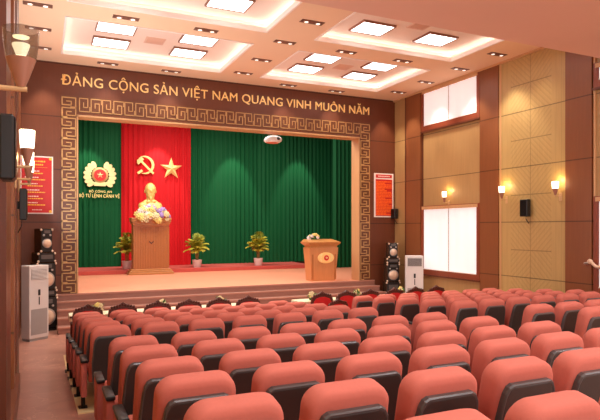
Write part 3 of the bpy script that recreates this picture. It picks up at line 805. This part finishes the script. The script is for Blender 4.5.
wall_speaker((-0.285, 7.95, ZC + 0.10), -1, 'black speaker on the left wall under the sconces', 0.40, True, 0.65)

# ------------------------------------------------------------------ posters
def dashes(t, m, x0, x1, z, h, y, rn, lo=0.02, hi=0.07):
    # a text line: one strip whose top edge dips between the words
    bm = nb(); x = x0; P = []
    while x < x1 - 0.012:
        w = min(rn.uniform(lo, hi), x1 - x); P += [(x, h/2), (x + w, h/2), (x + w + 0.001, -h*0.42), (x + w + 0.011, -h*0.42)]; x += w + 0.012
    P = P[:-2]
    top = [(a, z + b) for a, b in P]; bot = [(a, z - h/2) for a, b in P]
    for k_ in range(len(P) - 1):
        prism_xz(bm, [bot[k_], bot[k_+1], top[k_+1], top[k_]], y - 0.002, y)
    bmesh.ops.remove_doubles(bm, verts=bm.verts[:], dist=1e-5)
    obj('text_line', bm, m, t)
def poster_left():
    t = thing('wall_poster', 'tall red poster with yellow and white text lines on the left front wall', 'poster', (-0.48, YF, 2.78)); rn = random.Random(4)
    W, H = 0.73, 1.42
    bm = nb(); box(bm, 0, W, -0.02, -0.001, 0, H); obj('border', bm, M['poster_white'], t)
    bm = nb(); box(bm, 0.03, W - 0.03, -0.024, -0.02, 0.03, H - 0.03); obj('sheet', bm, M['poster_red'], t)
    Y_, W_ = M['poster_yellow'], M['poster_pink']
    dashes(t, Y_, 0.18, 0.55, H - 0.13, 0.035, -0.024, rn); dashes(t, Y_, 0.22, 0.52, H - 0.21, 0.035, -0.024, rn)
    bm = nb(); box(bm, 0.12, 0.6, -0.026, -0.024, H - 0.28, H - 0.275); obj('rule', bm, Y_, t)
    for i in range(6):
        z = H - 0.37 - i*0.155
        dashes(t, W_, 0.10, 0.42 - 0.02*(i % 3), z, 0.026, -0.024, rn); dashes(t, Y_, 0.16, 0.50 + 0.05*(i % 2), z - 0.055, 0.026, -0.024, rn)
    dashes(t, W_, 0.26, 0.5, 0.10, 0.02, -0.024, rn)
    for cx, cz in ((0.06, 0.06), (W - 0.06, 0.06), (0.06, H - 0.06), (W - 0.06, H - 0.06)):
        bm = nb(); ball(bm, (cx, -0.024, cz), 0.035, 8, 6, (1, 0.1, 1)); obj('corner_ornament', bm, Y_, t)
def poster_right():
    t = thing('wall_poster', 'tall red and orange notice board with white border on the right front wall', 'poster', (9.62, YF, 2.78)); rn = random.Random(8)
    W, H = 0.73, 1.41
    bm = nb(); box(bm, 0, W, -0.02, -0.001, 0, H); obj('border', bm, M['poster_white'], t)
    bm = nb(); box(bm, 0.06, W - 0.06, -0.023, -0.02, H - 0.15, H - 0.04); obj('heading_panel', bm, M['poster_red'], t)
    bm = nb(); box(bm, 0.05, W - 0.05, -0.023, -0.02, 0.04, H - 0.19); obj('sheet', bm, M['poster_red'], t)
    dashes(t, M['poster_pink'], 0.14, W - 0.14, H - 0.095, 0.03, -0.023, rn)
    z = H - 0.27
    while z > 0.08:
        full = rn.random()
        dashes(t, M['poster_orange'], 0.06, (W - 0.07) if full > 0.3 else rn.uniform(0.3, 0.55), z, 0.036, -0.023, rn, 0.04, 0.16); z -= 0.048
poster_left(); poster_right()

# ------------------------------------------------------------------ floor-standing air conditioners
def aircon(loc, rz, label, W, D, H, dark):
    t = thing('air_conditioner', label, 'air conditioner', loc, rz, 'white floor-standing air conditioners')
    bm = nb(); box(bm, -W/2, W/2, 0, D, 0.05, H, 0.012, 2); obj('cabinet', bm, M['ac_white'], t)
    bm = nb(); box(bm, -W/2 + 0.015, W/2 - 0.015, 0.01, D - 0.01, 0.0, 0.05); obj('plinth', bm, M['grille'], t)
    z1, z0 = H - 0.07, H - 0.30
    bm = nb(); box(bm, -W*0.40, W*0.40, -0.006, 0.0, z0, z1); o = obj('air_outlet', bm, M['dark_grille'] if dark else M['grille'], t)
    bm = nb(); n = 8
    for i in range(n): box(bm, -W*0.39, W*0.39, -0.016, -0.005, z0 + 0.012 + i*(z1 - z0)/n, z0 + 0.022 + i*(z1 - z0)/n)
    obj('louvre', bm, M['grille'] if dark else M['white'], o)
    bm = nb(); box(bm, -0.028, 0.028, -0.010, 0.0, H*0.60, H*0.60 + 0.13, 0.004); box(bm, -0.012, 0.012, -0.006, 0.0, H*0.60 - 0.2, H*0.60 - 0.03); obj('display', bm, M['black'], t)
    bm = nb(); box(bm, -W*0.42, W*0.42, -0.005, 0.0, 0.13, H*0.42); o = obj('intake_grille', bm, M['grille'], t)
aircon((-0.055, 13.33, 0), math.radians(38), 'white floor-standing air conditioner by the left wall in front of speakers', 0.48, 0.27, 1.62, False)
aircon((9.86, 13.30, 0), math.radians(-30), 'white floor-standing air conditioner beside the right window', 0.50, 0.34, 1.62, True)

# ------------------------------------------------------------------ stacked speaker towers
def tower(loc, rz, label, side, units):
    t = thing('speaker_tower', label, 'speaker tower', loc, rz, 'stacked speaker towers beside the stage')
    for z0, z1, w, d, kind in units:
        bm = nb(); box(bm, -w/2, w/2, 0.0, d, z0, z1, 0.012); c = obj('cabinet', bm, M['smoke'], t)
        bm = nb(); box(bm, -w/2 + 0.012, w/2 - 0.012, -0.012, 0.0, z0 + 0.015, z1 - 0.015); obj('baffle', bm, M['black'], c)
        h = z1 - z0
        if kind == 'full':
            R = min(w*0.34, h*0.30); zc = z0 + h*0.38
            bm = nb(); lathe(bm, [(R*1.18, -0.01), (R*1.18, -0.03), (R*1.02, -0.035)], (0, 0, zc), 28, 'y'); obj('driver_ring', bm, M['silver'], c)
            bm = nb(); lathe(bm, [(R, -0.03), (R*0.9, -0.045), (R*0.5, -0.06), (0.001, -0.065)], (0, 0, zc), 28, 'y'); obj('driver', bm, M['cone'], c, True)
            bm = nb(); box(bm, -w*0.26, w*0.26, -0.03, -0.01, z0 + h*0.80, z0 + h*0.93); obj('horn', bm, M['dark_grille'], c)
            bm = nb(); lathe(bm, [(0.025, -0.01), (0.025, -0.03), (0.01, -0.035)], (-w*0.28, 0, z0 + h*0.72), 12, 'y'); lathe(bm, [(0.025, -0.01), (0.025, -0.03), (0.01, -0.035)], (w*0.28, 0, z0 + h*0.72), 12, 'y'); obj('tweeter', bm, M['silver'], c)
        elif kind == 'slot':
            bm = nb(); box(bm, -w*0.34, w*0.34, -0.028, -0.01, z0 + h*0.35, z0 + h*0.75); obj('amplifier_panel', bm, M['dark_grille'], c)
        for sx in (-1, 1):
            for zz in ((z1 - 0.03,) if h < 0.1 else (z0 + 0.03, z1 - 0.03)):
                bm = nb(); ball(bm, (sx*(w/2 - 0.005), -0.005, zz), 0.028, 8, 6); obj('corner_cap', bm, M['cone'], c)
tower((0.10, 14.40, 0), math.radians(24), 'tall dark stacked speaker tower behind the left air conditioner', 'left',
      [(0.0, 0.06, 0.52, 0.42, 'base'), (0.06, 0.80, 0.50, 0.40, 'full'), (0.80, 0.98, 0.48, 0.38, 'slot'), (0.98, 1.62, 0.44, 0.38, 'full'), (1.62, 1.86, 0.40, 0.36, 'slot'), (1.86, 2.42, 0.27, 0.36, 'full')])
tower((9.90, 14.45, 0), math.radians(-14), 'stacked speaker tower with pale cones left of the right air conditioner', 'right',
      [(0.0, 0.40, 0.46, 0.36, 'full'), (0.40, 0.76, 0.44, 0.35, 'slot'), (0.76, 1.33, 0.40, 0.33, 'full'), (1.33, 1.50, 0.40, 0.32, 'slot'), (1.50, 1.97, 0.29, 0.30, 'full')])

# ------------------------------------------------------------------ handrail at the right edge
t = thing('handrail', 'beige wooden handrail end on the wall at the right edge', 'handrail', (XR, 7.75, 1.62))
bm = nb(); tube(bm, [(-0.16, 0.13, 0.12), (-0.16, 0.0, 0.02), (-0.16, -0.9, -0.02), (-0.16, -2.75, 0.1)], 0.035, 10); ball(bm, (-0.16, 0.14, 0.12), 0.055, 10, 8); obj('rail', bm, M['rail'], t, True)
bm = nb(); tube(bm, [(-0.16, 0.28, 0.08), (-0.10, 0.28, 0.05), (-0.05, 0.28, 0.05)], 0.014, 6); tube(bm, [(-0.16, 0.12, 0.10), (-0.16, 0.28, 0.08)], 0.014, 6); obj('bracket', bm, M['silver'], t)
bm = nb(); tube(bm, [(-0.16, -2.5, 0.09), (-0.08, -2.5, 0.04), (-0.05, -2.5, 0.04)], 0.014, 6); obj('bracket', bm, M['silver'], t)

# ------------------------------------------------------------------ carved red chairs and front tables
def vip_chair():
    t = thing('carved_armchair', 'x', 'chair', (0, 0, 0), 0, 'carved red chairs in the front row')
    # back frame outline with crest
    out = [(-0.25, 0.44), (-0.27, 0.80), (-0.25, 0.90), (-0.17, 0.945), (-0.09, 0.975), (-0.04, 1.005), (0, 1.03), (0.04, 1.005), (0.09, 0.975), (0.17, 0.945), (0.25, 0.90), (0.27, 0.80), (0.25, 0.44)]
    bm = nb(); prism_xz(bm, out, 0.0, 0.05)
    for i in range(9):
        a = -1 + i/4.0; ball(bm, (a*0.2, 0.0, 0.935 + 0.05*(1 - abs(a))), 0.026, 8, 6, (1, 0.7, 1))
    obj('back_frame', bm, M['carved'], t)
    pad = [(-0.20, 0.50), (-0.215, 0.80), (-0.16, 0.875), (-0.06, 0.905), (0.06, 0.905), (0.16, 0.875), (0.215, 0.80), (0.20, 0.50)]
    bm = nb(); prism_xz(bm, pad, -0.015, 0.08); obj('backrest', bm, M['red_pad'], t)
    bm = nb(); box(bm, -0.25, 0.25, 0.04, 0.50, 0.36, 0.43); obj('seat_frame', bm, M['carved'], t)
    bm = nb(); box(bm, -0.23, 0.23, 0.06, 0.49, 0.43, 0.49, 0.02, 2); obj('seat', bm, M['red_pad'], t, True)
    for x, y in ((-0.225, 0.035), (0.225, 0.035), (-0.225, 0.46), (0.225, 0.46)):
        bm = nb(); tube(bm, [(x, y, 0.0), (x, y, 0.18), (x, y, 0.37)], [0.018, 0.022, 0.03], 8); obj('leg', bm, M['carved'], t)
    for s in (-1, 1):
        bm = nb(); tube(bm, [(s*0.25, 0.03, 0.66), (s*0.265, 0.25, 0.67), (s*0.265, 0.40, 0.65), (s*0.26, 0.42, 0.44)], 0.02, 8); obj('armrest', bm, M['carved'], t)
    return t
vp = vip_chair(); first = True
VX = [0.77, 1.39, 2.04, 2.65, 3.27, 3.90, 5.63, 6.25, 6.87, 7.55, 8.16, 8.78]
for i, x in enumerate(VX):
    if i < 6: lab = 'carved wooden chair with red back, %s from the left in the left front row' % ORD[i]
    else: lab = 'carved wooden chair with red back, %s from the centre aisle in the right front row' % ORD[i-6]
    if first: vp.location = (x, 10.95, 0); vp['label'] = lab; first = False
    else: dup(vp, (x, 10.95, 0), 0, lab)
o = dup(vp, (5.66, 10.27, fz(10.4)), 0, 'carved wooden red chair standing alone behind the right front row'); o.scale = (0.9, 0.9, 0.9)
for i, x in enumerate((1.08, 2.34, 3.59, 5.94, 7.20, 8.47)):
    nm = '%s table, %s one' % ('left' if i < 3 else 'right', ('leftmost', 'middle', 'rightmost')[i % 3])
    t = thing('front_table', 'front row table under cream cloth, %s' % nm.replace('table, ', 'side, '), 'table', (x, 11.75, 0), 0, 'cloth covered tables before the front row')
    bm = nb(); box(bm, -0.60, 0.60, -0.24, 0.24, 0.70, 0.735); obj('tabletop', bm, M['carved'], t)
    for sx in (-0.55, 0.55):
        for sy in (-0.2, 0.2):
            bm = nb(); box(bm, sx - 0.02, sx + 0.02, sy - 0.02, sy + 0.02, 0, 0.70); obj('leg', bm, M['carved'], t)
    bm = nb(); n = 72; L = []
    for zz, gr in ((0.64, 0.8), (0.68, 0.5), (0.72, 0.1), (0.742, 0.0)):
        ring = []
        for j in range(n):
            a = 2*PI*j/n; ca, sa = math.cos(a), math.sin(a); sc = 1/max(abs(ca)/0.605, abs(sa)/0.245)
            w = 1 + 0.02*gr*math.sin(j*PI/2.2)
            ring.append((x + ca*sc*w + 0.0, 11.75 + sa*sc*(1 + 0.06*gr*math.sin(j*PI/2.2)), zz))
        L.append(ring)
    rings(bm, L, False, True)
    tag(obj('tablecloth', bm, M['cloth'], None, True, 40), 'cream tablecloth on the front row %s' % nm, 'tablecloth', 'cream tablecloths in the front row')
    flower_bed('small cream flower bouquet on the front row %s' % nm, (x + (-0.06 if i < 3 else -0.2), 11.72, 0.743), 0.17, 0.15, 0.11, 9, ['bloom_cream', 'bloom_dim', 'bloom_dim'], [0.04, 0.05], 20 + i)

# ------------------------------------------------------------------ auditorium seats
def outline(hw, z0, z1, rx, rz_, n=7, wtop=1.0):
    P = [(-hw*0.93, z0), (hw*0.93, z0)]
    for i in range(n+1):
        a = (PI/2)*i/n; P.append(((hw - rx + rx*math.cos(a)**0.9)*1.0, z1 - rz_ + rz_*math.sin(a)**0.9))
    for i in range(n+1):
        a = PI/2 + (PI/2)*i/n; P.append((-(hw - rx + rx*abs(math.cos(a))**0.9), z1 - rz_ + rz_*abs(math.sin(a))**0.9))
    return P
TILT = math.radians(11)
def tilt_all(bm, z0=0.40):
    for v in bm.verts:
        y, z = v.co.y, v.co.z - z0
        v.co.y = y*math.cos(TILT) - z*math.sin(TILT); v.co.z = z0 + z*math.cos(TILT) + y*math.sin(TILT)
def make_seat():
    t = thing('auditorium_seat', 'x', 'chair', (0, 0, 0), 0, 'coral auditorium seats')
    def tp(x, z): return x*(1 - 0.17*max(0.0, (z - 0.60)/0.40))
    bm = nb(); L = []
    for y, ins in ((-0.004, 0.042), (0.004, 0.018), (0.018, 0.005), (0.040, 0.0), (0.105, 0.0), (0.130, 0.012), (0.150, 0.035), (0.158, 0.07)):
        L.append([(tp(x, z), y, z) for x, z in outline(0.252 - ins, 0.36 + ins*0.5, 0.998 - ins, 0.118 - ins*0.5, 0.090 - ins*0.5)])
    rings(bm, L); tilt_all(bm); obj('backrest', bm, M['coral'], t, True)
    # plastic back shell
    bm = nb(); L = []
    def shell_out(ins):
        hw, z1 = 0.212 - ins, 0.915 - ins
        return [(tp(x, z), z) for x, z in ((-hw*0.80, 0.26 + ins), (hw*0.80, 0.26 + ins), (hw*0.97, 0.42), (hw, 0.60), (hw, 0.80), (hw - 0.004, z1 - 0.050), (hw - 0.022, z1 - 0.014), (hw - 0.05, z1), (-hw + 0.05, z1), (-hw + 0.022, z1 - 0.014), (-hw + 0.004, z1 - 0.050), (-hw, 0.80), (-hw, 0.60), (-hw*0.97, 0.42))]
    for y, ins in ((0.04, 0.004), (-0.030, 0.0), (-0.040, 0.006), (-0.040, 0.014)):
        L.append([(x, y, z) for x, z in shell_out(ins)])
    rings(bm, L, True, False); tilt_all(bm); obj('back_rim', bm, M['shell_lip'], t)
    bm = nb(); L = []
    for y, ins in ((-0.018, 0.012), (-0.037, 0.012), (-0.040, 0.018)):
        L.append([(x, y, z) for x, z in shell_out(ins)])
    rings(bm, L); tilt_all(bm); obj('back_shell', bm, M['shell'], t)
    bm = nb(); box(bm, -0.225, 0.225, 0.13, 0.56, 0.37, 0.49, 0.045, 3); obj('seat', bm, M['coral'], t, True)
    bm = nb(); box(bm, -0.20, 0.20, 0.14, 0.53, 0.335, 0.372, 0.01); obj('seat_pan', bm, M['shell'], t)
    return t
def add_arm(t, x):
    bm = nb(); box(bm, x - 0.032, x + 0.032, 0.09, 0.40, 0.18, 0.575, 0.012, 2); p = obj('side_panel', bm, M['coral_side'], t, True, 40)
    bm = nb(); box(bm, x - 0.037, x + 0.037, 0.07, 0.42, 0.576, 0.612, 0.012, 2); obj('armrest', bm, M['black'], t, True, 40)
    bm = nb(); lathe(bm, [(0.024, 0.012), (0.024, 0.21)], (x, 0.27, 0), 12); obj('post', bm, M['black_metal'], t)
    bm = nb(); box(bm, x - 0.05, x + 0.05, 0.17, 0.37, 0.0, 0.016, 0.005); obj('foot', bm, M['black_metal'], t)
P = 0.56
protoA = make_seat(); add_arm(protoA, -0.28)
protoB = dup(protoA, (0, 0, 0), 0, 'x'); add_arm(protoB, 0.28)
used = {'A': False, 'B': False}
ROWS = [('n', 2.75), ('n', 4.05), ('n', 5.26), ('n', 6.45), ('n', 7.83), ('n', 9.27), ('f', 11.80), ('f', 13.12), ('f', 14.40), ('f', 15.75), ('f', 17.10)]
nn = [y for s, y in ROWS if s == 'n'][::-1]; ff = [y for s, y in ROWS if s == 'f']
for blk, yp in ROWS:
    rowname = ('%s row behind the cross aisle' % ORD[nn.index(yp)]) if blk == 'n' else ('%s row ahead of the cross aisle' % ORD[ff.index(yp)])
    for bank in (0, 1):
        last = None
        for c in range(7):
            x = (1.37 + c - (0.09 + 0.02*ff.index(yp) if blk == 'f' else 0.0))*P if bank == 0 else (10.50 + c)*P
            if yp == 15.75 and bank == 1: x += P*0.5 if False else 0.0
            y = yp*P + 0.10; z = fz(y + 0.27)
            u, v = proj(x, y, z + 1.0)
            u2, v2 = proj(x - 0.25, y, z + 0.6)
            if u2 > 612 or v > 432 or u < -20: continue
            if bank == 0: lab = 'coral seat, %s from the left aisle, %s, left bank' % (ORD[c], rowname)
            else: lab = 'coral seat, %s from the centre aisle, %s, right bank' % (ORD[c], rowname)
            kind = 'B' if c == 6 else 'A'
            src = protoB if kind == 'B' else protoA
            grp = 'coral auditorium seats, %s bank' % ('left' if bank == 0 else 'right')
            if not used[kind]:
                used[kind] = True; src.location = (x, y, z); src['label'] = lab; src['group'] = grp
            else: dup(src, (x, y, z), 0, lab, grp)

# ------------------------------------------------------------------ lights
def area(name, loc, rot, sx, sy, e, col):
    la = bpy.data.lights.new(name, 'AREA'); la.shape = 'RECTANGLE'; la.size = sx; la.size_y = sy; la.energy = e; la.color = col
    o = bpy.data.objects.new(name, la); COL.objects.link(o); o.location = loc; o.rotation_euler = rot; return o
def spot(name, loc, target, e, ang, blend=0.5, col=(1, 0.86, 0.68), size=0.06):
    la = bpy.data.lights.new(name, 'SPOT'); la.energy = e; la.spot_size = math.radians(ang); la.spot_blend = blend; la.color = col; la.shadow_soft_size = size
    o = bpy.data.objects.new(name, la); COL.objects.link(o); o.location = loc
    o.rotation_euler = (Vector(target) - Vector(loc)).to_track_quat('-Z', 'Y').to_euler(); return o
for x, y in DL:
    spot('downlight_spot', (x, y, ZCEIL - 0.06), (x, y + 0.02, 0), 175 if y < 14.5 else 80, 80, 0.6, (1, 0.93, 0.84))
for x in (0.05, 9.95):
    spot('wall_washer', (x, 14.55, ZCEIL - 0.06), (x, 15.3, 3.0), 150, 60, 0.7, (1, 0.85, 0.66))
for y in (9.2, 10.0): spot('wall_washer', (9.75, y, ZCEIL - 0.06), (10.6, y, 2.2), 45, 70, 0.8, (1, 0.88, 0.66))
# unseen fill lamps added under the lowered ceiling to light the near seats
for x in (1.2, 4.9, 8.6):
    for y in (-1.2, 1.6, 4.2): area('rear_ceiling_fill', (x, y, SOFZ - 0.02), (0, 0, 0), 0.8, 0.8, 58, (0.96, 0.98, 1))
# unseen fill lights added at the left and back walls, both tilted upward
area('left_fill_light', (XL + 0.02, 11.3, 3.4), (0, -math.radians(128), 0), 3.0, 4.4, 400, (0.95, 0.97, 1))
area('back_fill_light', (5.0, -3.1, 3.6), (math.radians(100), 0, 0), 9.0, 3.0, 400, (0.92, 0.96, 1))
# stage lights
for x in (-0.6, 1.6, 4.2, 7.39, 10.43): spot('curtain_spot', (x, 21.6, 7.0), (x, 22.8, 3.0), 520, 44, 0.45, (1, 0.95, 0.86))
area('stage_batten', (5.0, 17.2, 7.1), (math.radians(12), 0, 0), 9.0, 1.2, 560, (1, 0.93, 0.86))
area('stage_batten', (5.0, 19.8, 7.1), (math.radians(-12), 0, 0), 9.0, 0.8, 260, (1, 0.94, 0.86))
spot('bust_fill', (3.2, 15.75, 5.75), (3.55, 20.5, 3.3), 300, 20, 0.6, (1, 0.92, 0.8))  # unseen front fill added to brighten the face of the bust

w = bpy.data.worlds.new('world'); scene.world = w; w.use_nodes = True
w.node_tree.nodes['Background'].inputs[0].default_value = (1.0, 0.85, 0.72, 1); w.node_tree.nodes['Background'].inputs[1].default_value = 0.3

scene.view_settings.view_transform = 'Standard'
scene.view_settings.look = 'None'
scene.view_settings.exposure = 0.04
scene.view_settings.gamma = 0.99
try:
    scene.cycles.max_bounces = 8; scene.cycles.diffuse_bounces = 5; scene.cycles.sample_clamp_indirect = 6.0; scene.cycles.use_denoising = True
    scene.cycles.transparent_max_bounces = 8
except Exception: pass
